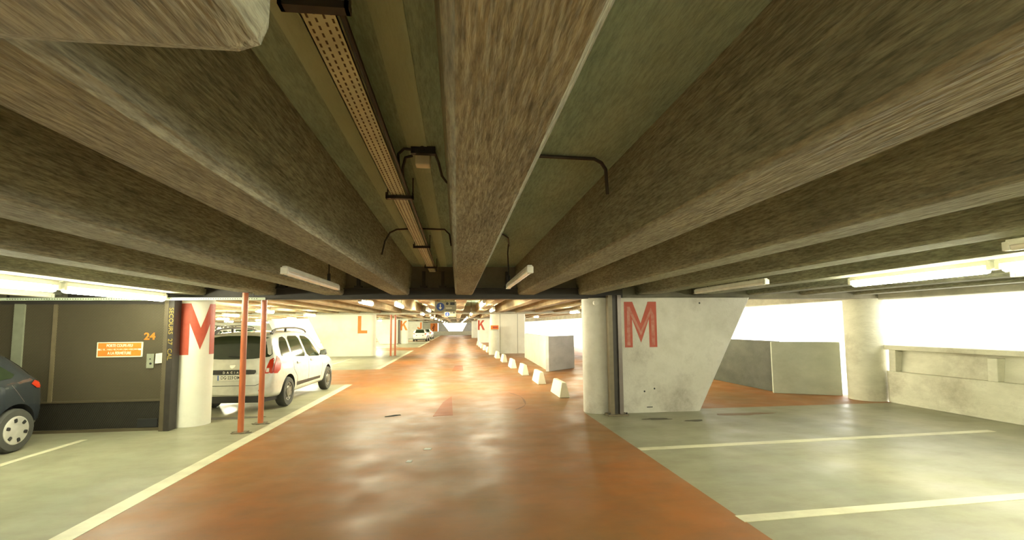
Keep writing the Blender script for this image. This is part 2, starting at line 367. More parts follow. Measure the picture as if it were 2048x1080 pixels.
trim((9.3, 9.86, 2.3), (9.8, Y1, 3.02), 'edge', .02)

# steel beam under the frame, with hangers
def steel_beam():
    e = empty('steel_beam', (-1.9, 9.38, 2.29))
    tag(e, 'long black steel beam across the ceiling at the first row of piers', 'steel beam')
    for nm, a, b in (('flange', (-5.1, -.08, 0), (5.3, .08, .02)), ('flange', (-5.1, -.08, .2), (5.3, .08, .22)), ('web', (-5.1, -.01, .02), (5.3, .01, .2))):
        mb = MB(); mb.box(a, b); mb.build(nm, M['steel_dark'], e)
    for x in (1.25, 1.62, 0.0, 2.9, -1.4):
        mb = MB(); mb.box((x-.03, -.05, .22), (x+.03, .02, .55)); mb.box((x-.07, -.07, .22), (x+.07, .06, .26)); mb.build('hanger', M['steel_dark'], e)
steel_beam()
# pale perforated conduit along the left beam
e = empty('conduit_rail', (-6.0, 8.82, 2.25)); tag(e, 'thin pale perforated rail above the mesh cage', 'rail')
mb = MB(); mb.box((-6, -.02, 0), (2.6, .02, .045))
for k in range(100): mb.box((-1.5+k*.04, -.022, .015), (-1.485+k*.04, -.0195, .03), 1)
mb.build('rail', [M['galv'], M['slot']], e)
for x in (-4, -1.5, 1, 2.4):
    mb = MB(); mb.box((x-.012, -.012, .045), (x+.012, .012, .13)); mb.build('bracket', M['steel_dark'], e)

# ------------------------------------------------------------ outer walls
def wall(name, a, b, mat): mb = MB(); mb.box(a, b); return struct(mb.build(name, M[mat]))
wall('wall_left', (XL-.3, Y0, 0), (XL, Y1, 3.2), 'back_wall')
wall('wall_back', (XL, Y0-.3, 0), (XR+.3, Y0, 3.2), 'back_wall')
# end wall with its opening
mb = MB()
mb.box((XL, Y1, 0), (-3.9, Y1+.3, 3.2)); mb.box((3.0, Y1, 0), (6.2, Y1+.3, 3.2)); mb.box((-3.9, Y1, 0), (3.0, Y1+.3, .8)); mb.box((-3.9, Y1, 2.45), (3.0, Y1+.3, 3.2))
struct(mb.build('wall_end', M['back_wall']))
for sx, x, lab in ((1, -3.0, 'grey sloping side panel left of the bright end opening'), (-1, 2.4, 'grey sloping side panel right of the bright end opening')):
    mb = MB(); q = [(x-.75, .8), (x+.75+(.6 if sx > 0 else 0), .8), (x+.1 if sx > 0 else x+.75, 2.45), (x-.75 if sx > 0 else x-.4, 2.45)]
    if sx < 0: q = [(x-1.3, .8), (x+.6, .8), (x+.6, 2.45), (x-.4, 2.45)]
    mb.hexa([(a, Y1-.08, z) for a, z in q], [(a, Y1-.01, z) for a, z in q]); tag(mb.build('side_panel', M['grey_wall']), lab, 'panel')
def graff():
    e = empty('graffiti_board', (-4.6, Y1-.07, .8)); tag(e, 'orange board covered in black graffiti at the far end of the aisle', 'board')
    mb = MB(); mb.box((-.75, 0, 0), (.7, .06, 1.65)); mb.build('board', M['letter_orange'], e)
    mb = MB(); random.seed(3); p = [(-.1+random.uniform(-.3, .3), -.02, .1+i*.1) for i in range(15)]; mb.tube(p, .06, 6); mb.build('scribble', M['graffiti'], e)
graff()

# ------------------------------------------------------------ piers
def stadium(x_in, x_out, y0, y1, sgn, n=10, rout=None):
    """outline, inner end facing the lane. sgn=+1: pier lies to +x of x_in"""
    r = (y1-y0)/2; yc = (y0+y1)/2; pts = []
    for k in range(n+1):
        a = math.pi/2+math.pi*k/n; pts.append((x_in+sgn*(r+r*math.cos(a)), yc+r*math.sin(a)))
    ro = min(r, rout or r)
    for k in range(n+1):
        a = -math.pi/2+math.pi*k/n
        pts.append((x_out+sgn*(-ro+ro*math.cos(a)), yc+r*math.sin(a)))
    return pts
def pier(name_label, x_in, xb, xt, y0, y1, zt, sgn, mat, rout=.12):
    e = empty('concrete_pier', (x_in, (y0+y1)/2, 0)); tag(e, name_label, 'pillar')
    b = stadium(0, xb-x_in, -(y1-y0)/2, (y1-y0)/2, sgn, rout=rout); t = stadium(0, xt-x_in, -(y1-y0)/2, (y1-y0)/2, sgn, rout=rout)
    mb = MB(); ns = 1; mb.hexa([(x, y, 0) for x, y in b], [(x, y, zt) for x, y in t])
    mb.build('shaft', M[mat], e, smooth=.6)
    return e
GL = {  # letter outlines as strokes polygons in unit box (w,h)
 'M': [[(0,0),(.24,0),(.24,.62),(.5,.1),(.76,.62),(.76,0),(1,0),(1,1),(.74,1),(.5,.52),(.26,1),(0,1)]],
 'L': [[(0,0),(1,0),(1,.17),(.36,.17),(.36,1),(0,1)]],
 'K': [[(0,0),(.28,0),(.28,.36),(.42,.5),(.72,0),(1.05,0),(.6,.66),(1,1),(.66,1),(.28,.62),(.28,1),(0,1)]],
 'J': [[(.3,0),(.8,0),(.95,.15),(.95,1),(.62,1),(.62,.2),(.35,.2),(.35,.32),(.05,.32),(.05,.15)]],
}
def letter(ch, parent, s0, wid, z0, hgt, mp, mat, name='letter', off=.004):
    """mp(s) -> (x,y,nx,ny) local; subdivide polygon in vertical strips so it hugs a curve"""
    bm = bmesh.new()
    for poly in GL[ch]:
        vs = [bm.verts.new((s0+a*wid, 0, z0+b*hgt)) for a, b in poly]; bm.faces.new(vs).normal_update()
    bmesh.ops.triangulate(bm, faces=bm.faces)
    nc = 14
    for k in range(1, nc):
        g = bm.verts[:]+bm.edges[:]+bm.faces[:]
        bmesh.ops.bisect_plane(bm, geom=g, plane_co=(s0+wid*1.05*k/nc, 0, 0), plane_no=(1, 0, 0))
    r = bmesh.ops.extrude_face_region(bm, geom=bm.faces[:]); nv = [v for v in r['geom'] if isinstance(v, bmesh.types.BMVert)]
    front = set(nv)
    for v in bm.verts:
        x, y, nx, ny = mp(v.co.x); o = off if v in front else -.001
        v.co = (x+nx*o, y+ny*o, v.co.z)
    bmesh.ops.recalc_face_normals(bm, faces=bm.faces)
    me = bpy.data.meshes.new(name); bm.to_mesh(me); bm.free(); me.materials.append(M[mat])
    o = bpy.data.objects.new(name, me); COL.objects.link(o); o.parent = parent; return o
def face_map(yf, xshift=0):   # flat face towards -y
    return lambda s: (s+xshift, yf, 0, -1)
def curl_map(r, xc):           # flat until xc then round end radius r centred (xc,0), for an inner end on +x side
    def f(s):
        if s <= xc: return (s, -r, 0, -1)
        a = (s-xc)/r; return (xc+r*math.sin(a), -r*math.cos(a), math.sin(a), -math.cos(a))
    return f
# right pier M
pr = pier('pale grey pier lettered M beside a black steel post, right of the lane', 2.57, 4.98, 6.17, 9.2, 9.8, 2.3, 1, 'pier')
letter('M', pr, .79, .68, 1.30, .92, face_map(-.3), 'letter_red')
GL['m'] = [[(.07,.02),(.17,.02),(.17,.78),(.5,.25),(.83,.78),(.83,.02),(.93,.02),(.93,.72),(.83,.9),(.5,.36),(.17,.93),(.09,.93)]]
letter('m', pr, .79, .68, 1.32, .86, face_map(-.3), 'worn', 'worn_outline', .0055)
for x, z in ((3.87-2.57, 2.2), (4.98-2.57, 2.19), (3.74-2.57, .42), (3.95-2.57, .47)):
    mb = MB(); mb.lathe([(.018, -.303), (.018, -.296)], 'y', (x, 0, z), 10); mb.build('bolt_hole', M['ink'], pr)
mb = MB(); mb.box((3.78-2.57, -.306, .1), (3.9-2.57, -.298, .115)); mb.build('scratch', M['ink'], pr)
# left pier M : letter wraps around the rounded end
pl = pier('pale pier lettered M beside the mesh cage, left of the lane', -4.55, -6.9, -8.1, 9.15, 9.75, 2.3, -1, 'white_pier')
letter('M', pl, -.415, .66, 1.28, .93, curl_map(.3, -.3), 'letter_red')
lp = pier('bright pale pier lettered L behind the white estate car', -4.97, -7.75, -9.1, 29.7, 30.3, 2.525, -1, 'white_pier')
letter('L', lp, -1.05, .57, 1.38, 1.06, face_map(-.3), 'letter_orange')
kp = pier('pale pier lettered K left of the lane beyond the pier lettered L', -5.15, -8.1, -9.4, 50.7, 51.3, 2.525, -1, 'white_pier')
letter('K', kp, -.78, .72, 1.4, 1.0, face_map(-.3), 'letter_orange')
jp = pier('small far pale pier lettered J left of the lane', -5.15, -8.1, -9.4, 71.7, 72.3, 2.525, -1, 'white_pier'); letter('J', jp, -.78, .72, 1.4, 1.0, face_map(-.3), 'letter_orange')
rp = pier('broad white painted pier with stained foot behind the concrete blocks', 2.12, 4.4, 4.4, 30.1, 30.9, 2.525, 1, 'white_pier')
for x in (.62, 1.75):
    mb = MB(); mb.box((x-.015, -.403, 0), (x+.015, -.398, 2.52)); mb.build('seam', M['tag_grey'], rp)
kr = pier('pale pier lettered K right of the lane, behind the row of blocks', 2.2, 4.6, 5.6, 50.7, 51.3, 2.525, 1, 'white_pier'); letter('K', kr, .02, .72, 1.35, 1.05, face_map(-.3), 'letter_red')
jr = pier('farthest pale pier right of the lane', 2.2, 4.6, 5.6, 71.7, 72.3, 2.525, 1, 'white_pier')
for i, (y, l) in enumerate(((51, 'pale tapering pier far in the left bays'), (72, 'farthest tapering pier in the left bays'))):
    pier(l, -15.2, -18, -19.3, y-.3, y+.3, 2.525, -1, 'white_pier')
pier('pale tapering pier half hidden behind the pier lettered L', -11.6, -14.2, -15.6, 41.7, 42.3, 2.525, -1, 'white_pier')

# round column + parapet + ramp walls, right
def column():
    e = empty('round_column', (9.44, 9.99, 0)); tag(e, 'thick round pale concrete column where the parapet starts', 'column')
    mb = MB(); mb.lathe([(.39, 0), (.39, 2.3)], 'z', (0, 0, 0), 40); mb.build('shaft', M['parapet'], e, smooth=.6)
column()
def parapet():
    X = 9.47
    e = empty('parapet', (X, 2, 0)); tag(e, 'pale concrete parapet with a recessed band and short uprights along the open right side', 'parapet')
    ya, yb = Y0-2, 7.47
    mb = MB(); q = [(0, ya), (0, yb), (.06, yb+.1), (.2, yb+.14), (.34, yb+.14), (.34, ya)]
    mb.hexa([(x, y, 0) for x, y in q], [(x, y, .69) for x, y in q]); mb.build('base_wall', M['parapet'], e, bevel=.015)
    mb = MB(); mb.hexa([(.12, ya, .69), (.12, yb, .69), (.34, yb, .69), (.34, ya, .69)], [(.2, ya, 1.16), (.2, yb, 1.16), (.34, yb, 1.16), (.34, ya, 1.16)]); mb.build('recessed_panel', M['parapet'], e)
    mb = MB(); q = [(-.03, ya), (-.03, yb+.0), (.03, yb+.12), (.38, yb+.12), (.38, ya)]
    mb.hexa([(x, y, 1.155) for x, y in q], [(x, y, 1.255) for x, y in q]); mb.build('top_rail', M['parapet'], e, bevel=.015)
    for y in (yb, 5.52, 3.0, .5, -2):
        y -= .02; zt = 1.16 if y > 7 else 1.1
        mb = MB(); mb.hexa([(.0, y-.16, .69), (.0, y, .69), (.15, y, .69), (.15, y-.16, .69)], [(.02, y-.16, zt), (.02, y, zt), (.23, y, zt), (.23, y-.16, zt)]); mb.build('upright', M['parapet'], e, bevel=.01)
parapet()
def lowwall(name, pts, th, h, mat, label):
    (x0, y0), (x1, y1) = pts; d = Vector((x1-x0, y1-y0)).normalized(); n = Vector((-d.y, d.x))*th
    mb = MB(); q = [(x0, y0), (x1, y1), (x1+n.x, y1+n.y), (x0+n.x, y0+n.y)]
    mb.hexa([(a, b, 0) for a, b in q], [(a, b, h) for a, b in q]); return tag(mb.build(name, M[mat], bevel=.01), label, 'low wall')
lowwall('ramp_wall', ((7.97, 11.24), (9.27, 10.53)), .15, 1.29, 'panel', 'pale low concrete panel left of the round column')
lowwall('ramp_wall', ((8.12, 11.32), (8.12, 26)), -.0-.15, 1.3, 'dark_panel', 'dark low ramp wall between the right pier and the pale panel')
lowwall('ramp_wall', ((3.5, 17.9), (4.83, 19.2)), .15, 1.34, 'grey_wall', 'grey end panel of the low wall behind the blocks')
lowwall('ramp_wall', ((3.5, 18.06), (3.74, 26.1)), -.15, 1.34, 'panel', 'long pale low wall running away behind the concrete blocks')

# steel H post by the right pier
def hpost(x, y, label, h=2.34):
    e = empty('steel_post', (x, y, 0)); tag(e, label, 'post')
    mb = MB(); mb.box((-.14, -.075, .03), (-.06, .075, h)); mb.build('flange', M['steel_brown'], e)
    mb = MB(); mb.box((.045, -.075, .03), (.12, .075, h)); mb.build('flange', M['steel_hi'], e)
    mb = MB(); mb.box((-.06, -.03, .03), (.045, .03, h)); mb.build('web', M['steel_dark'], e)
    mb = MB(); mb.box((-.2, -.13, 0), (.2, .13, .03)); mb.build('base_plate', M['steel_brown'], e, bevel=.004)
    for sx in (-.17, .17):
        mb = MB(); mb.lathe([(.018, 0), (.018, .03)], 'z', (sx, -.09, .03), 6); mb.build('bolt', M['steel_dark'], e)
    return e
hpost(3.1, 9.05, 'brown black steel post with a base plate against the right M pier')
hpost(-6.02, 50.5, 'thin dark post beside the letter K, left of the lane', 2.5)
# conduit end cap near ceiling on pier
mb = MB(); mb.lathe([(.05, -.36), (.05, -.27)], 'y', (.2, 0, 2.2), 16); mb.build('conduit_cap', M['pier'], pr)

# orange posts
def opost(x, y, r, h, label, dx=0):
    e = empty('orange_post', (x, y, 0)); tag(e, label, 'post')
    mb = MB(); mb.lathe([(r, 0), (r, h)], 'z', (0, 0, 0), 20); mb.build('tube', M['post_orange'], e, smooth=.6)
    mb = MB(); mb.box((-.1, -.1, 0), (.1, .1, .012)); mb.build('base_plate', M['steel_brown'], e)
    mb = MB(); mb.box((-.08, -.08, h-.01), (.08, .08, h)); mb.build('top_plate', M['steel_dark'], e)
opost(-3.62, 8.56, .048, 2.37, 'nearer orange steel post in front of the white estate car')
opost(-3.6, 9.32, .048, 2.29, 'farther orange steel post beside the tail lamp of the white estate car')
opost(-3.98, 29.3, .06, 2.5, 'left of the thin orange post pair beside the pier lettered L')
opost(-3.76, 29.6, .06, 2.5, 'right of the thin orange post pair beside the pier lettered L')

# ------------------------------------------------------------ mesh cage, left
def cage():
    Y = 9.0; e = empty('mesh_cage', (-6.9, Y, 0)); tag(e, 'brown wire mesh storage cage behind the dark car', 'cage')
    x0, x1 = -5.0, 1.81
    mb = MB(); mb.box((x0, 0, .52), (x1, .02, 2.24)); mb.build('mesh_panel', M['mesh'], e)
    mb = MB(); mb.box((x0, .01, .05), (x1-.02, .03, .52)); mb.build('lower_mesh', M['mesh_low'], e)
    mb = MB(); mb.box((x0, -.02, 0), (x1, .03, .05)); mb.build('bottom_rail', M['cage_brown'], e)
    mb = MB(); mb.box((x0, -.02, 2.19), (x1, .03, 2.25)); mb.build('top_rail', M['steel_dark'], e)
    mb = MB(); mb.box((x0, -.012, .5), (x1, .0, .535)); mb.build('middle_rail', M['cage_brown'], e)
    for x in (-.62, -3):
        mb = MB(); mb.box((x, -.03, .5), (x+.16, .0, 2.2)); mb.build('pale_upright', M['tag_grey'], e)
    mb = MB(); mb.box((-.02, -.02, .52), (.04, .0, 2.2)); mb.build('seam_strip', M['steel_brown'], e)
    mb = MB(); mb.box((1.81, -.12, 0), (1.88, .05, 2.26)); mb.build('corner_post', M['cage_brown'], e, bevel=.006)
    mb = MB(); mb.box((1.88, -.12, 0), (1.975, .1, 2.28)); p = mb.build('corner_post', M['steel_dark'], e, bevel=.006); p['label'] = 'black corner post with yellow writing'
    for t_, z_ in (('SECOURS', 1.89), ('27', 1.53), ('CAL', 1.31)):
        text_mesh('painted_word', t_, .1, M['yellow_paint'], p, face_mat((1.928, -.123, z_), 90, 0, -90), sx=1.1, bold=0)
    mb = MB(); mb.box((1.4, -.006, .06), (1.72, .008, .2)); mb.build('torn_hole', M['ink'], e)
    text_mesh('stencil_number', '24', .17, M['sign_orange'], e, face_mat((1.53, -.006, 1.62)), sx=1.1, bold=.004)
    # side return going back
    mb = MB(); mb.box((x0, .03, 0), (x0+.03, .6, 2.24)); mb.build('side_panel', M['mesh'], e)
    s = empty('warning_sign', (-5.83, 8.975, 1.4)); tag(s, 'orange sign with three lines of cream capitals on the mesh cage', 'sign')
    mb = MB(); mb.box((-.365, 0, -.13), (.365, .02, .13)); mb.build('backing', M['sign_white'], s)
    for z in (.0675, -.0625):
        mb = MB(); mb.box((-.345, -.003, z-.05), (.345, .001, z+.05)); mb.build('orange_band', M['sign_orange'], s)
    for t, z in (('PORTE COUPE-FEU', .0675), ('NE METTRE AUCUN OBSTACLE', .003), ('A LA FERMETURE', -.0625)):
        tm = text_mesh('lettering', t, .068 if len(t) < 20 else .05, M['sign_white'] if len(t) < 20 else M['sign_orange'], s, face_mat((0, -.005, z)), sx=.72 if len(t) < 20 else .86, bold=.001)
    g = empty('tag', (-5.33, 8.97, 1.2)); tag(g, 'narrow grey tag wired to the cage left of the white card', 'tag')
    mb = MB(); mb.box((-.06, 0, -.13), (.06, .012, .12)); mb.build('plate', M['tag_grey'], g, bevel=.004)
    mb = MB(); mb.lathe([(.012, -.003), (.012, 0)], 'y', (0, 0, .03), 10); mb.build('screw', M['ink'], g)
    mb = MB(); mb.lathe([(.02, -.003), (.02, 0)], 'y', (0.01, 0, -.05), 10); mb.build('keyhole', M['ink'], g)
    g = empty('card', (-5.19, 8.965, 1.24)); tag(g, 'small white card fixed to the cage by the corner post', 'card')
    mb = MB(); mb.hexa([(-.055, 0, -.09), (.055, 0, -.08), (.055, .008, -.08), (-.055, .008, -.09)], [(-.05, 0, .08), (.062, 0, .095), (.062, .008, .095), (-.05, .008, .08)]); mb.build('sheet', M['sign_white'], g)
    mb = MB()
    for k in range(5): mb.box((-.035, -.002, -.06+k*.028), (.035, .0, -.055+k*.028))
    mb.build('print_lines', M['tag_grey'], g)
cage()

# ------------------------------------------------------------ light fittings
def fitting(lit, L, far=False):
    e = empty('tube_light', (0, 0, 0)); h = L/2
    mb = MB(); mb.hexa([(-.045, -h, 0), (.045, -h, 0), (.045, h, 0), (-.045, h, 0)], [(-.03, -h, .06), (.03, -h, .06), (.03, h, .06), (-.03, h, .06)]); mb.build('housing', M['housing'], e)
    for s in (-1, 1):
        mb = MB(); mb.box((-.045, s*h-.025, -.052), (.045, s*h+.025, .04)); mb.build('end_cap', M['housing'], e, bevel=0 if far else .008)
    mb = MB()
    if lit: mb.tube([(0, -h+.04, -.035), (0, h-.04, -.035)], .05, 8)
    else: mb.tube([(0, -h+.03, -.02), (0, h-.03, -.02)], .038, 12)
    if far:
        for s in (-.3, .3):
            rb = MB(); rb.tube([(0, s*L, .06), (0, s*L, .64)], .007, 5); rb.build('rod', M['steel_dark'], e)
    mb.build('tube', (M['tube_far'] if far else M['tube_on']) if lit else M['diffuser'], e, smooth=.9)
    return e
def near_light(x, y0, y1, z, lit, label, rods=True, zc=2.95):
    e = fitting(lit, y1-y0); e.scale = (1, 1, 1) if lit else (.75, 1, .75); e.location = (x, (y0+y1)/2, z); tag(e, label, 'lamp')
    if rods:
        for s in (-.3, .3):
            mb = MB(); mb.tube([(0, s*(y1-y0), .06), (0, s*(y1-y0), (zc-z)/e.scale.z)], .006, 6); mb.build('rod', M['steel_dark'], e)
    return e
near_light(-1.73, 4.95, 7.05, 2.33, False, 'unlit tube lamp hanging left of the cable tray', False)
near_light(.745, 4.75, 6.8, 2.33, False, 'unlit tube lamp hanging right of the central rib', False)
for x, y in ((-1.73, 6.6), (.745, 6.75)):
    mb = MB(); mb.tube([(x, y, 2.4), (x, y, 2.55), (x-.01, y+.01, 2.8), (x, y, 2.945)], .009, 6); mb.tube([(x, y, 2.38), (x, y, 2.48)], .022, 8)
    tag(mb.build('lamp_flex', M['black']), 'thin black flex dropping to the unlit lamp %s the central rib' % ('left of' if x < 0 else 'right of'), 'cable')
near_light(4.23, 6.0, 7.9, 2.33, False, 'unlit tube lamp above the right pier lettered M')
near_light(5.44, 4.18, 5.9, 2.33, True, 'brightly lit tube lamp over the right bays, left of the next lit one')
near_light(5.44, 2.4, 4.1, 2.33, True, 'lit tube lamp cut by the right edge of the picture')
near_light(6.75, 3.0, 4.95, 2.33, False, 'unlit tube lamp beyond the lit pair at the right edge')
near_light(4.2, 1.4, 3.1, 2.33, False, 'nearest unlit tube lamp at the right edge, above the lit ones')
near_light(-5.0, 6.6, 8.7, 2.305, True, 'lit tube lamp over the cage nearest the left M pier', False)
near_light(-5.0, 4.4, 6.5, 2.305, True, 'lit tube lamp cut by the left edge above the cage', False)
near_light(-6.75, 6.6, 8.7, 2.33, False, 'unlit tube lamp over the dark car, behind the lit pair')
near_light(5.44, .4, 2.1, 2.33, True, 'added unseen fill tube lamp outside the view on the right'); near_light(-8.9, 3.5, 5.4, 2.33, True, 'added unseen fill tube lamp outside the view on the left')  # unseen lamps beside the view, added to light the ceiling
# rows beyond the first frame (and unseen fill lamps added behind the viewpoint)
for x in (-1.73, .745, 3.3, -4.3, 6.3, -7.2):
    t_ = near_light(x, -3.6, -1.8, 2.305, True, 'added unseen fill tube lamp fixed crosswise behind the viewpoint, over the lane and bays', False); t_['group'] = 'added fill tube lamps behind the viewpoint'; t_.rotation_euler.z = rad(90)
far0 = None; lane_mesh = None; far0_mesh = [None]
def far_light(x, y, label, group, lit=True, L=1.6):
    global far0
    if far0 is None: far0 = fitting(True, 1.6, True); e = far0; far0_mesh[0] = [c_ for c_ in e.children if c_.name.startswith('tube')][0].data
    else:
        e = copy_tree(far0); [c_ for c_ in e.children if c_.name.startswith('tube')][0].data = far0_mesh[0]
    e.location = (x, y, 2.42); tag(e, label, 'lamp', group)
    if x > -3:
        global lane_mesh
        t = [c_ for c_ in e.children if c_.name.startswith('tube')][0]
        if lane_mesh is None: lane_mesh = t.data.copy(); lane_mesh.materials[0] = M['tube_lane']
        t.data = lane_mesh
    return e
GC = 'lit tube lamps over the far lane'; GLb = 'lit tube lamps over the far left bays'
for i, (x, y) in enumerate(((-1.73, 14.5), (-2.35, 12.6), (.73, 13.6), (-1.1, 18.5), (1.4, 18.8), (-1.73, 24), (.73, 24.5), (-1.73, 33), (.73, 33.5), (-1.73, 39), (.73, 39.5), (-1.73, 46), (.73, 46), (-1.73, 56), (.73, 56), (-1.73, 66), (.73, 66), (-1.73, 80), (.73, 80))):
    lab = {0: 'short lit tube lamp over the lane just left of the direction sign', 1: 'bright lit tube lamp beyond the black beam, left of the direction sign', 2: 'lit tube lamp just right of the direction sign',
           3: 'lit lamp over the lane between the two direction signs, left', 4: 'lit lamp over the lane between the two direction signs, right'}.get(i)
    far_light(x, y, lab or 'small distant lit tube lamp in the rows over the lane beyond the pier lettered L', None if lab else GC)
for y in (13.6, 19, 24.5, 33, 39, 46, 55, 64, 75, 87):
    for x in (-7.3, -11, -15.5, -21, -27):
        far_light(x, y+(.4 if x < -12 else 0), 'lit tube lamp in the rows over the far left bays beyond the cage', GLb)
for y in (14, 22, 33, 45, 60, 80):
    far_light(5.6, y, 'lit tube lamp over the ramp bays behind the right M pier', 'lit tube lamps over the right ramp side')

# ------------------------------------------------------------ cable tray, boxes, pipes overhead
def tray():
    z = 2.8; e = empty('cable_tray', (-.46, 4, z)); tag(e, 'long pale perforated cable tray under the slab, left of the central rib', 'cable tray')
    mb = MB(); mb.box((-.065, -5, 0), (.055, 5.1, .004)); mb.box((-.065, -5, 0), (-.061, 5.1, .03)); mb.box((.051, -5, 0), (.055, 5.1, .03))
    for k in range(190):
        y = -3.2+k*.043
        for j, x in enumerate((-.045, -.018, .012, .038)):
            yy = y+(.0215 if j % 2 else 0); mb.box((x-.0035, yy-.011, -.0015), (x+.0035, yy+.011, .0005), 1)
    mb.build('tray', [M['galv'], M['slot']], e)
    mb = MB(); mb.tube([(.075, -5, .012), (.072, -2, .01), (.078, 1, .012), (.07, 5.0, .012)], .012, 8); mb.build('cable', M['black'], e)
    for y in (1.5, 3.77, 6.15, 8.3):
        yy = y-4; b = MB(); b.box((-.105, yy-.02, -.03), (.115, yy+.02, -.004)); b.box((-.105, yy-.02, -.03), (-.092, yy+.02, .02)); b.box((.1, yy-.02, -.03), (.113, yy+.02, .02))
        b.tube([(-.09, yy, 0), (-.09, yy, .145)], .005, 6); b.tube([(.107, yy, 0), (.107, yy, .145)], .005, 6)
        b.build('bracket', M['steel_dark'], e)
tray()
def boxy():
    e = empty('junction_box', (-.23, 3.15, 2.95)); tag(e, 'off-white junction box with black cables on the slab between tray and central rib', 'junction box')
    mb = MB(); mb.box((-.05, -.02, -.11), (.05, .07, 0)); mb.build('box', M['box_white'], e, bevel=.006)
    mb = MB(); mb.box((-.075, -.06, -.05), (.085, -.02, -.0)); mb.lathe([(.02, -.075), (.02, -.06)], 'y', (0, 0, -.025), 10); mb.build('clamp', M['black'], e)
    for p in ([(-.07, -.04, -.02), (-.12, -.05, -.02), (-.16, -.03, -.05), (-.165, .05, -.12), (-.155, .2, -.135)],
              [(-.07, .02, -.04), (-.12, .03, -.05), (-.145, .1, -.1), (-.155, .22, -.13)],
              [(.08, -.02, -.03), (.1, .1, -.05), (.12, .25, -.1), (.15, .33, -.12), (.19, .36, -.14)]):
        q = []
        P = [Vector(a) for a in p]
        for i in range(len(P)-1):
            for t in (0, .5): q.append(P[i].lerp(P[i+1], t))
        q.append(P[-1]); mb = MB(); mb.tube(q, .009, 7); mb.build('cable', M['black'], e)
boxy()
def pipe(pts, r, label, cat='pipe', name='conduit_pipe', mat='steel_dark'):
    mb = MB(); mb.tube(pts, r, 8); return tag(mb.build(name, M[mat], smooth=.9), label, cat)
pipe([(.36, 3.14, 2.93), (.97, 3.17, 2.93), (1.03, 3.2, 2.915), (1.075, 3.24, 2.88), (1.1, 3.3, 2.78), (1.11, 3.32, 2.72)], .013, 'dark conduit crossing the slab right of the central rib and bending down the rib')
pipe([(-.9, 5.75, 2.62), (-.86, 5.72, 2.78), (-.8, 5.7, 2.88), (-.72, 5.7, 2.92), (-.5, 5.68, 2.93), (-.15, 5.66, 2.92), (-.09, 5.66, 2.86), (-.07, 5.66, 2.72)], .01, 'thin dark conduit looping over the tray between two ribs')
pipe([(.4, 5.7, 2.88), (.56, 5.9, 2.93), (.68, 6.2, 2.93), (.745, 6.65, 2.9)], .01, 'black flex running across the slab to the right unlit lamp', 'cable', 'slab_flex', 'black')

# direction signs
def dsign(label, x, y, z, s=1):
    e = empty('direction_sign', (x, y, z)); tag(e, label, 'sign'); e.scale = (s, 1, s)
    mb = MB(); mb.box((-.235, 0, 0), (.235, .05, .23)); mb.build('panel', M['sign_grey'], e, bevel=.004)
    mb = MB(); mb.lathe([(.088, -.008), (.088, 0)], 'y', (-.115, 0, .115), 28); d = mb.build('blue_disc', M['sign_blue'], e)
    mb = MB(); mb.hexa([(-.124, -.012, .09), (-.106, -.012, .09), (-.106, -.012, .17), (-.124, -.012, .17)], [(-.124, -.008, .09), (-.106, -.008, .09), (-.106, -.008, .17), (-.124, -.008, .17)])
    mb.hexa([(-.115, -.012, .05), (-.08, -.012, .098), (-.15, -.012, .098)], [(-.115, -.008, .05), (-.08, -.008, .098), (-.15, -.008, .098)]); mb.build('arrow', M['sign_white'], e)
    mb = MB(); mb.lathe([(.03, -.008), (.03, 0)], 'y', (.035, 0, .18), 14); mb.box((.1, -.006, .15), (.2, 0, .21)); mb.box((.0, -.006, .03), (.2, 0, .04)); mb.build('dark_marks', M['ink'], e)
    mb = MB(); mb.box((0, -.006, .075), (.14, 0, .09)); mb.build('pale_bar', M['sign_white'], e)
    for x_ in (-.18, .18):
        mb = MB(); mb.tube([(x_, .025, .23), (x_, .025, (2.99-z)/s)], .006, 6); mb.build('rod', M['steel_dark'], e)
dsign('grey hanging sign with a blue disc and white down arrow over the lane', -.25, 10.5, 2.075)
dsign('second, smaller looking blue disc sign hanging farther down the lane', -.28, 19.6, 2.14)
def exit_sign():
    e = empty('exit_sign', (-16.1, 40, 1.98)); tag(e, 'green-blue lit hanging sign above the parked cars on the far left', 'sign')
    mb = MB(); mb.box((-.6, 0, 0), (.55, .08, .24)); mb.build('glowing_face', M['exit'], e)
    mb = MB(); mb.box((-.62, -.01, .24), (.57, .09, .27)); mb.build('casing', M['housing'], e)
    for x in (-.5, .45): mb = MB(); mb.tube([(x, .04, .27), (x, .04, 1.09)], .01, 6); mb.build('rod', M['steel_dark'], e)
exit_sign()

# ------------------------------------------------------------ concrete blocks, bollard
GB = 'concrete kerb blocks along the lane'
blk = None
bl = [(2.6, 11.35, 'nearest and largest'), (2.53, 14.05, 'second nearest'), (2.42, 16.7, 'third nearest'), (2.34, 19.5, 'fourth nearest'), (2.3, 22.75, 'fifth nearest'), (2.22, 25.65, 'sixth nearest'),
      (2.1, 31.6, None), (2.05, 34.6, None), (2.0, 37.6, None), (1.98, 40.6, None), (1.95, 43.6, None)]
for i, (x, y, l) in enumerate(bl):
    if blk is None:
        mb = MB(); mb.hexa([(-.13, 0, 0), (.13, 0, 0), (.13, 1.15, 0), (-.13, 1.15, 0)], [(-.055, .07, .36), (.055, .07, .36), (.055, 1.08, .36), (-.055, 1.08, .36)])
        blk = mb.build('concrete_block', M['block'], bevel=.02); o = blk
    else: o = blk.copy(); COL.objects.link(o)
    o.location = (x, y, 0)
    tag(o, ('%s whitish wedge-topped concrete block along the right edge of the lane' % l) if l else 'small distant whitish concrete block along the lane behind the stub column', 'concrete block', GB)
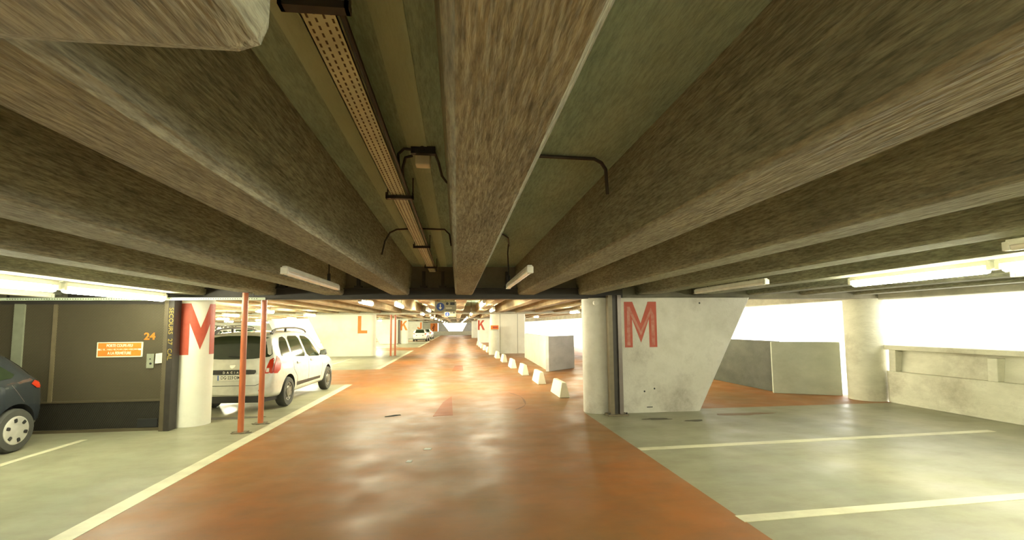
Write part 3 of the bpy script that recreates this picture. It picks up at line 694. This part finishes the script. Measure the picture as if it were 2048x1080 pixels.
def bollard():
    e = empty('concrete_bollard', (2.28, 29.3, 0)); tag(e, 'stubby rounded concrete bollard with an orange top in the row of blocks', 'bollard')
    mb = MB(); mb.lathe([(.32, 0), (.32, 1.3), (.28, 1.5), (.2, 1.56)], 'z', (0, 0, 0), 24); mb.build('body', M['block'], e, smooth=.6)
    mb = MB(); mb.box((-.2, -.12, 1.55), (.28, .12, 1.8)); mb.build('orange_box', M['letter_orange'], e, bevel=.01)
    mb = MB(); mb.box((-.08, -.125, 1.62), (.24, -.119, 1.74)); mb.build('dark_label', M['letter_red'], e)
bollard()

# ------------------------------------------------------------ cars
def lerp_tab(tab, y):
    if y <= tab[0][0]: return tab[0][1:]
    for a, b in zip(tab, tab[1:]):
        if y <= b[0]:
            t = (y-a[0])/(b[0]-a[0]); return tuple(p+(q-p)*t for p, q in zip(a[1:], b[1:]))
    return tab[-1][1:]
class Car:
    def __init__(s, tab):
        s.tab = tab; s.cache = {}
    def sec(s, y):
        k = round(y, 4)
        if k in s.cache: return s.cache[k]
        acc = None; L = s.tab[-1][0]
        ws = [(-.03, 1), (-.015, 1), (0, 1), (.015, 1), (.03, 1)]
        for d, w_ in ws:
            v = lerp_tab(s.tab, min(max(y+d, 0), L)); acc = v if acc is None else tuple(p+q for p, q in zip(acc, v))
        zb, zt, w_, wr, zbelt = (v/5 for v in acc)
        zbelt = min(zbelt, zt-.1)
        P = [(0, zb), (.8*w_, zb), (.965*w_, zb+.07), (w_, zb+.5*(zbelt-zb)), (.985*w_, zb+.85*(zbelt-zb)), (.955*w_, zbelt), (wr, zt-.1), (wr-.07, zt-.02), (wr*.5, zt), (0, zt+.005)]
        for _ in range(2):
            Q = [P[0]]
            for a, b in zip(P, P[1:]):
                Q += [(a[0]*.78+b[0]*.22, a[1]*.78+b[1]*.22), (a[0]*.22+b[0]*.78, a[1]*.22+b[1]*.78)]
            Q.append(P[-1]); P = Q
        s.cache[k] = P; return P
    def sx(s, y, z):
        P = s.sec(y); best = None
        for a, b in zip(P, P[1:]):
            if (a[1]-z)*(b[1]-z) <= 0 and a[1] != b[1]:
                x = a[0]+(b[0]-a[0])*(z-a[1])/(b[1]-a[1]); best = x if best is None else max(best, x)
        return best
    def inside(s, x, y, z):
        v = s.sx(y, z); return v is not None and v >= abs(x)
    def back(s, x, z):
        y = 0
        while y < 1.6 and not s.inside(x, y, z): y += .02
        lo, hi = max(0, y-.02), y
        if s.inside(x, 0, z): return 0
        for _ in range(8):
            m = (lo+hi)/2
            if s.inside(x, m, z): hi = m
            else: lo = m
        return hi
    def front(s, x, z):
        L = s.tab[-1][0]; y = L
        while y > L-2 and not s.inside(x, y, z): y -= .02
        lo, hi = y, min(L, y+.02)
        if s.inside(x, L, z): return L
        for _ in range(8):
            m = (lo+hi)/2
            if s.inside(x, m, z): lo = m
            else: hi = m
        return lo
def panel(outline, mp, name, mat, parent, round_=1, rings=4):
    """star-shaped outline -> patch hugging the body"""
    P = list(outline)
    for _ in range(round_):
        Q = []
        for a, b in zip(P, P[1:]+P[:1]):
            Q += [(a[0]*.88+b[0]*.12, a[1]*.88+b[1]*.12), (a[0]*.12+b[0]*.88, a[1]*.12+b[1]*.88)]
        P = Q
    R = []
    for a, b in zip(P, P[1:]+P[:1]):
        n = max(1, int(math.hypot(a[0]-b[0], a[1]-b[1])/.07))
        for k in range(n): R.append((a[0]+(b[0]-a[0])*k/n, a[1]+(b[1]-a[1])*k/n))
    cx = sum(p[0] for p in R)/len(R); cy = sum(p[1] for p in R)/len(R); n = len(R)
    vs = []; fs = []
    for r in range(rings):
        t = 1-r/rings
        for p in R: vs.append(mp(cx+(p[0]-cx)*t, cy+(p[1]-cy)*t))
    vs.append(mp(cx, cy))
    for r in range(rings-1):
        for k in range(n): fs.append((r*n+k, r*n+(k+1) % n, (r+1)*n+(k+1) % n, (r+1)*n+k))
    for k in range(n): fs.append(((rings-1)*n+k, (rings-1)*n+(k+1) % n, rings*n))
    mb = MB(); mb.add(vs, fs); return mb.build(name, M[mat], parent, smooth=1.2)
def make_wheel(x, y, r, sgn, parent, cap, wdt=.2):
    wh = empty('wheel', (0, 0, 0)); wh.parent = parent; wh.location = (x, y, r)
    mb = MB(); s = sgn; pr_ = [(r*.62, -wdt), (r*.9, -wdt), (r*.985, -wdt*.85), (r, -wdt*.5), (r*.985, -wdt*.15), (r*.92, 0), (r*.66, 0), (r*.62, -.03), (.02, -.04)]
    mb.lathe([(a, b*s) for a, b in pr_], 'x', (0, 0, 0), 36); mb.build('tyre', M['tyre'], wh, smooth=.6)
    if cap:
        mb = MB(); mb.lathe([(r*.66, -.01*s), (r*.64, .004*s), (r*.5, .012*s), (r*.3, .004*s), (r*.16, .012*s), (.01, .014*s)], 'x', (0, 0, 0), 36)
        for k in range(6):
            a = 2*math.pi*k/6+.3; c, sn = math.cos(a), math.sin(a); q = []
            for (u, v) in ((-.07, .40), (-.035, .37), (.035, .37), (.07, .40), (.08, .5), (.06, .55), (-.06, .55), (-.08, .5)):
                q.append(((v*c-u*sn)*r, (v*sn+u*c)*r))
            mb.hexa([(.008*s, p, z) for p, z in q], [(.017*s, p, z) for p, z in q], 1)
        mb.build('hubcap', [M['hub'], M['black']], wh, smooth=.6)
    else:
        mb = MB(); mb.lathe([(r*.66, -.03*s), (r*.6, -.012*s), (r*.4, -.03*s), (r*.34, -.005*s), (r*.14, .0), (.01, .006*s)], 'x', (0, 0, 0), 32)
        for k in range(8):
            a = 2*math.pi*k/8; mb.lathe([(.022, -.03*s), (.022, -.014*s)], 'x', (0, math.cos(a)*r*.5, math.sin(a)*r*.5), 8, 1)
        mb.build('steel_rim', [M['steel_rim'], M['black']], wh, smooth=.6)
    return wh
def body_mesh(car, e, mat, axles, r, W):
    L = car.tab[-1][0]; N = 110; ys = []
    for i in range(N+1):
        t = i/N; ys.append(L*(t-.9*math.sin(2*math.pi*t)/(2*math.pi)))
    vs = []; fs = []; m = None
    for y in ys:
        P = car.sec(y); ring = [(x, y, z) for x, z in P]+[(-x, y, z) for x, z in reversed(P[1:-1])]
        m = len(ring); vs += ring
    for i in range(len(ys)-1):
        for k in range(m): fs.append((i*m+k, i*m+(k+1) % m, (i+1)*m+(k+1) % m, (i+1)*m+k))
    fs += [tuple(range(m)), tuple(reversed(range((len(ys)-1)*m, len(ys)*m)))]
    mb = MB(); mb.add(vs, fs); o = mb.build('body', [M[mat], M['tyre_side']], e, smooth=.9)
    cut = MB()
    for y in axles:
        for s in (-1, 1): cut.lathe([(r*1.17, W/2-.26), (r*1.17, W/2+.2)] if s > 0 else [(r*1.17, -W/2-.2), (r*1.17, -W/2+.26)], 'x', (0, y, r+.01), 40)
    co = cut.build('cutter', M['tyre_side'])
    md = o.modifiers.new('b', 'BOOLEAN'); md.operation = 'DIFFERENCE'; md.object = co; md.solver = 'EXACT'; md.material_mode = 'TRANSFER'
    dg = bpy.context.evaluated_depsgraph_get(); dg.update()
    me = bpy.data.meshes.new_from_object(o.evaluated_get(dg)); o.modifiers.clear(); old = o.data; o.data = me; bpy.data.objects.remove(co)
    for p in me.polygons: p.use_smooth = True
    bm = bmesh.new(); bm.from_mesh(me)
    for ed in bm.edges: ed.smooth = not (len(ed.link_faces) == 2 and ed.calc_face_angle(0) > .9)
    bm.to_mesh(me); bm.free()
    return o
def grooves(car, e, segs, sgn, mat='black'):
    mb = MB()
    for pts in segs:
        q = []
        for a, b in zip(pts, pts[1:]):
            n = max(2, int(math.hypot(a[0]-b[0], a[1]-b[1])/.08))
            q += [(a[0]+(b[0]-a[0])*k/n, a[1]+(b[1]-a[1])*k/n) for k in range(n)]
        q.append(pts[-1]); mb.tube([(sgn*(car.sx(y, z)-.001), y, z) for y, z in q], .0045, 5)
    return mb.build('door_gap', M[mat], e)

def mpv(label, paint='car_white'):
    W = 1.75
    #      y    zb   zt    w    wr   zbelt
    tab = [(0, .38, .78, .68, .60, .66), (.03, .34, .86, .76, .68, .72), (.07, .31, .98, .80, .73, .84), (.11, .29, 1.09, .825, .755, .98), (.16, .28, 1.2, .84, .745, 1.05), (.24, .27, 1.45, .85, .71, 1.06), (.32, .26, 1.60, .86, .675, 1.06),
           (.45, .25, 1.655, .868, .665, 1.06), (.9, .24, 1.68, .875, .66, 1.05), (1.8, .24, 1.69, .875, .66, 1.03), (2.5, .24, 1.65, .875, .655, 1.0), (2.85, .24, 1.56, .872, .655, .985), (3.2, .24, 1.31, .87, .70, .97), (3.5, .24, 1.1, .865, .78, .96),
           (3.9, .23, 1.03, .84, .76, .9), (4.25, .22, .93, .79, .70, .8), (4.42, .24, .78, .70, .62, .66), (4.5, .3, .62, .58, .52, .5)]
    car = Car(tab); e = empty('estate_car', (0, 0, 0)); tag(e, label, 'car')
    axles = (.83, 3.64); r = .325
    body_mesh(car, e, paint, axles, r, W)
    for y in axles:
        for s in (-1, 1): make_wheel(s*.868, y, r, s, e, False)
    off = .007
    for s in (-1, 1):
        mp = lambda y, z, s=s: (s*(car.sx(y, z)+off), y, z)
        panel([(.52, 1.12), (1.0, 1.1), (.98, 1.5), (.86, 1.56), (.66, 1.54), (.53, 1.36)], mp, 'side_window', 'glass', e)
        panel([(1.13, 1.09), (1.92, 1.05), (1.72, 1.56), (1.08, 1.57)], mp, 'side_window', 'glass', e)
        panel([(2.04, 1.04), (2.95, 1.0), (2.9, 1.08), (2.5, 1.45), (2.25, 1.54), (1.86, 1.56)], mp, 'side_window', 'glass', e)
        # sill strip, gaps, handles, mirror, rail
        panel([(1.3, .4), (2.95, .4), (2.95, .47), (1.3, .49)], lambda y, z, s=s: (s*(car.sx(y, z)+.01), y, z), 'sill_trim', 'steel_dark', e, 0)
        grooves(car, e, [[(1.06, 1.0), (1.1, .8), (1.3, .62), (1.35, .36)], [(2.0, 1.02), (2.05, .9), (2.05, .34)], [(3.02, 1.0), (3.08, .8), (3.05, .36)], [(1.04, 1.6), (1.04, 1.1)]], s)
        for y in (1.28, 2.2):
            x = car.sx(y, .93); mb = MB(); mb.box((min(s*(x-.01), s*(x+.025)), y, .915), (max(s*(x-.01), s*(x+.025)), y+.16, .95)); mb.build('door_handle', M[paint], e, bevel=.008)
            mb = MB(); mb.lathe([(.03, -.006), (.03, .004)], 'x', (s*x, y+.02, .935), 12); mb.build('handle_recess', M['black'], e)
        mb = MB(); mb.hexa([(s*.84, 2.88, 1.02), (s*1.02, 2.86, 1.02), (s*1.03, 2.98, 1.03), (s*.84, 3.02, 1.03)], [(s*.86, 2.88, 1.14), (s*1.0, 2.87, 1.18), (s*1.0, 2.97, 1.17), (s*.86, 3.0, 1.14)]); mm = mb.build('mirror', M['black'], e, bevel=.02, smooth=True)
        mb = MB(); mb.box((min(s*.88, s*1.0), 2.855, 1.045), (max(s*.88, s*1.0), 2.862, 1.15)); mb.build('mirror_glass', M['chrome'], mm)
        # roof rail
        yy = [.42, .5, .65, 1.0, 1.4, 1.8, 2.2, 2.4, 2.5]; zz = [0, .05, .075, .085, .085, .08, .07, .045, 0]
        mb = MB(); mb.tube([(s*.60, y, (lerp_tab(tab, y)[1]-.015)+z) for y, z in zip(yy, zz)], .02, 8); mb.tube([(s*.6, 1.2, 1.66), (s*.6, 1.2, 1.76)], .03, 8); mb.tube([(s*.6, .46, 1.63), (s*.6, .62, 1.7)], .03, 8); mb.build('roof_rail', M['steel_dark'], e, smooth=.8)
        # tail lamp: on side and rear
        panel([(.07, .80), (.22, .79), (.34, .86), (.39, .98), (.37, 1.1), (.3, 1.16), (.21, 1.06), (.13, .97)], lambda y, z, s=s: (s*(car.sx(y, z)+.011), y, z), 'tail_lamp', 'lamp_red', e, 0, 6)
        panel([(s*.66, .80), (s*.79, .80), (s*.80, .97), (s*.795, 1.08), (s*.77, 1.12), (s*.72, 1.08), (s*.69, .95)], lambda x, z: (x, car.back(x, z)-.008, z), 'tail_lamp', 'lamp_red', e, 0)
        panel([(s*.685, .83), (s*.74, .83), (s*.74, .91), (s*.69, .91)], lambda x, z: (x, car.back(x, z)-.012, z), 'reversing_lens', 'lamp_clear', e, 0, 2)
        panel([(s*.56, .44), (s*.68, .45), (s*.68, .475), (s*.56, .47)], lambda x, z: (x, car.back(x, z)-.006, z), 'reflector', 'lamp_red', e, 0, 2)
        panel([(s*.4, .72), (s*.64, .74), (s*.7, .86), (s*.6, .88), (s*.42, .82)], lambda x, z: (x, car.front(x, z)+.006, z), 'headlamp', 'lamp_clear', e, 0, 3)
    bk = lambda x, z: (x, car.back(x, z)-.008, z)
    panel([(-.755, 1.15), (-.35, 1.1), (.35, 1.1), (.755, 1.15), (.665, 1.54), (.3, 1.59), (-.3, 1.59), (-.665, 1.54)], bk, 'rear_window', 'glass', e, 1, 6)
    panel([(-.45, .79), (.47, .79), (.5, .835), (.48, .885), (-.46, .885), (-.49, .835)], lambda x, z: (x, car.back(x, z)-.014, z), 'number_plate_trim', 'black', e, 1, 3)
    fm = face_mat((0, car.back(0, .83)-.022, .83))
    text_mesh('badge_letters', 'D  A  C  I  A', .06, M['chrome'], e, fm, sx=1.0, bold=.001)
    pl_ = MB(); y_ = car.back(0, .70)-.016; pl_.box((-.26, y_, .67), (.26, y_+.01, .78)); plate = pl_.build('number_plate', M['plate'], e, bevel=.004)
    text_mesh('plate_number', 'DG·223·DM', .095, M['ink'], plate, face_mat((-.0, y_-.001, .725)), .001, sx=.82, bold=.001)
    mb = MB(); mb.box((.225, y_-.002, .672), (.258, y_, .778)); mb.box((-.258, y_-.002, .672), (-.232, y_, .778)); mb.build('plate_band', M['plate_blue'], plate)
    # shield emblem
    panel([(-.06, .98), (-.045, .935), (0, .91), (.045, .935), (.06, .98)], lambda x, z: (x, car.back(x, z)-.012, z), 'emblem', 'chrome', e, 0, 2)
    mb = MB(); mb.tube([(x, car.back(x, .55+abs(x)*.0)-.001, .56+(.06 if abs(x) > .5 else 0)) for x in (-.62, -.5, -.3, 0, .3, .5, .62)], .006, 5); mb.build('tailgate_gap', M['black'], e)
    mb = MB(); mb.hexa([(-.6, .05, .2), (.6, .05, .2), (.75, .5, .2), (-.75, .5, .2)], [(-.66, .03, .4), (.66, .03, .4), (.75, .5, .4), (-.75, .5, .4)]); mb.build('under_bumper', M['black'], e)
    mb = MB(); mb.tube([(-.12, car.back(-.12, 1.16)-.02, 1.16), (.25, car.back(.25, 1.14)-.025, 1.13)], .008, 6); mb.build('wiper', M['black'], e)
    panel([(-.66, 1.08), (.66, 1.08), (.58, 1.5), (-.58, 1.5)], lambda x, z: (x, car.front(x, z)+.008, z), 'windscreen', 'glass', e, 1, 5)
    panel([(-.38, .52), (.38, .52), (.42, .68), (-.42, .68)], lambda x, z: (x, car.front(x, z)+.004, z), 'grille', 'black', e, 1, 3)
    return e
wc = mpv('white estate car with black roof rails parked behind the orange posts')
a = rad(-2.5)
wc.rotation_euler.z = a
# rear right wheel outer contact sits at (-3.75,11.26)
vx, vy = .868, .83
wc.location = (-3.77-(vx*math.cos(a)-vy*math.sin(a)), 11.3-(vx*math.sin(a)+vy*math.cos(a)), 0)
for i, (x, y, rz, s, l) in enumerate(((-10.6, 20.6, 8, 1.06, 'white car in the left bays, its roof just showing over the white estate car'), (-12.8, 26.0, -20, 1.08, 'another pale car farther back in the left bays behind the cage pier'))):
    c = copy_tree(wc); tag(c, l, 'car'); c.location = (x, y, 0); c.rotation_euler.z = rad(rz); c.scale = (1, 1, s)

def hatch(label, paint):
    W = 1.68
    tab = [(0, .36, .76, .62, .55, .64), (.03, .33, .88, .72, .62, .74), (.06, .3, 1.0, .77, .66, .86), (.1, .28, 1.1, .79, .67, .98), (.26, .26, 1.27, .815, .63, 1.03), (.46, .25, 1.41, .83, .60, 1.03), (.7, .24, 1.47, .84, .59, 1.0),
           (1.4, .23, 1.455, .84, .59, .94), (2.0, .23, 1.42, .84, .59, .92), (2.4, .23, 1.32, .838, .6, .9), (2.8, .23, 1.08, .835, .66, .88), (3.05, .23, .96, .825, .72, .84), (3.5, .22, .88, .79, .70, .76), (3.8, .22, .76, .7, .62, .64), (3.95, .28, .6, .56, .5, .48)]
    car = Car(tab); e = empty('hatchback', (0, 0, 0)); tag(e, label, 'car')
    axles = (.53, 3.15); r = .31
    body_mesh(car, e, paint, axles, r, W)
    for y in axles:
        for s in (-1, 1): make_wheel(s*.835, y, r, s, e, True)
    for s in (-1, 1):
        mp = lambda y, z, s=s: (s*(car.sx(y, z)+.007), y, z)
        panel([(.48, 1.07), (1.35, 1.0), (1.35, 1.37), (.8, 1.37)], mp, 'side_window', 'glass', e)
        panel([(1.43, .98), (2.5, .94), (2.1, 1.28), (1.43, 1.35)], mp, 'side_window', 'glass', e)
        grooves(car, e, [[(1.4, .95), (1.4, .34)], [(.62, .96), (.5, .8), (.42, .7)], [(2.45, .9), (2.5, .34)]], s, 'steel_hi')
        x = car.sx(1.5, .84); mb = MB(); mb.box((min(s*(x-.01), s*(x+.02)), 1.47, .83), (max(s*(x-.01), s*(x+.02)), 1.63, .86)); mb.build('door_handle', M[paint], e, bevel=.006)
        panel([(.05, .86), (.2, .88), (.3, .95), (.22, 1.0), (.1, .98)], lambda y, z, s=s: (s*(car.sx(y, z)+.01), y, z), 'tail_lamp', 'lamp_red', e, 0, 4)
        panel([(s*.55, .84), (s*.74, .86), (s*.74, .98), (s*.6, .97)], lambda x, z: (x, car.back(x, z)-.008, z), 'tail_lamp', 'lamp_red', e, 0)
        mb = MB(); mb.hexa([(s*.8, 2.35, .95), (s*.98, 2.33, .96), (s*.98, 2.42, .97), (s*.8, 2.47, .96)], [(s*.82, 2.35, 1.05), (s*.95, 2.34, 1.08), (s*.95, 2.41, 1.08), (s*.82, 2.45, 1.05)]); mb.build('mirror', M[paint], e, bevel=.015)
        panel([(s*.38, .66), (s*.6, .68), (s*.66, .8), (s*.4, .76)], lambda x, z: (x, car.front(x, z)+.006, z), 'headlamp', 'lamp_clear', e, 0, 3)
    panel([(-.68, 1.02), (.68, 1.02), (.54, 1.4), (-.54, 1.4)], lambda x, z: (x, car.back(x, z)-.008, z), 'rear_window', 'glass', e, 1, 5)
    mb = MB(); y_ = car.back(0, .6)-.012; mb.box((-.26, y_, .56), (.26, y_+.01, .67)); mb.build('number_plate', M['plate'], e, bevel=.004)
    for s in (-1, 1): panel([(s*.3, .72), (s*.45, .72), (s*.45, .78), (s*.3, .78)], lambda x, z: (x, car.back(x, z)-.01, z), 'bumper_inset', 'black', e, 0, 2)
    mb = MB(); mb.box((-.6, .05, .2), (.6, .5, .36)); mb.build('under_bumper', M['black'], e)
    panel([(-.6, 1.0), (.6, 1.0), (.5, 1.33), (-.5, 1.33)], lambda x, z: (x, car.front(x, z)+.008, z), 'windscreen', 'glass', e, 1, 5)
    return e
dk = hatch('dark grey hatchback with silver wheel trims cut by the left edge', 'car_dark'); dk.location = (-7.16, 8.25, 0); dk.rotation_euler.z = math.pi
wh = hatch('small white hatchback parked far down the left side of the lane', 'car_white'); wh.location = (-4.4, 57, 0); wh.rotation_euler.z = rad(-2)
c = copy_tree(wh); tag(c, 'white car half hidden ahead of the small white hatchback', 'car'); c.location = (-4.3, 66, 0); c.rotation_euler.z = rad(-2)
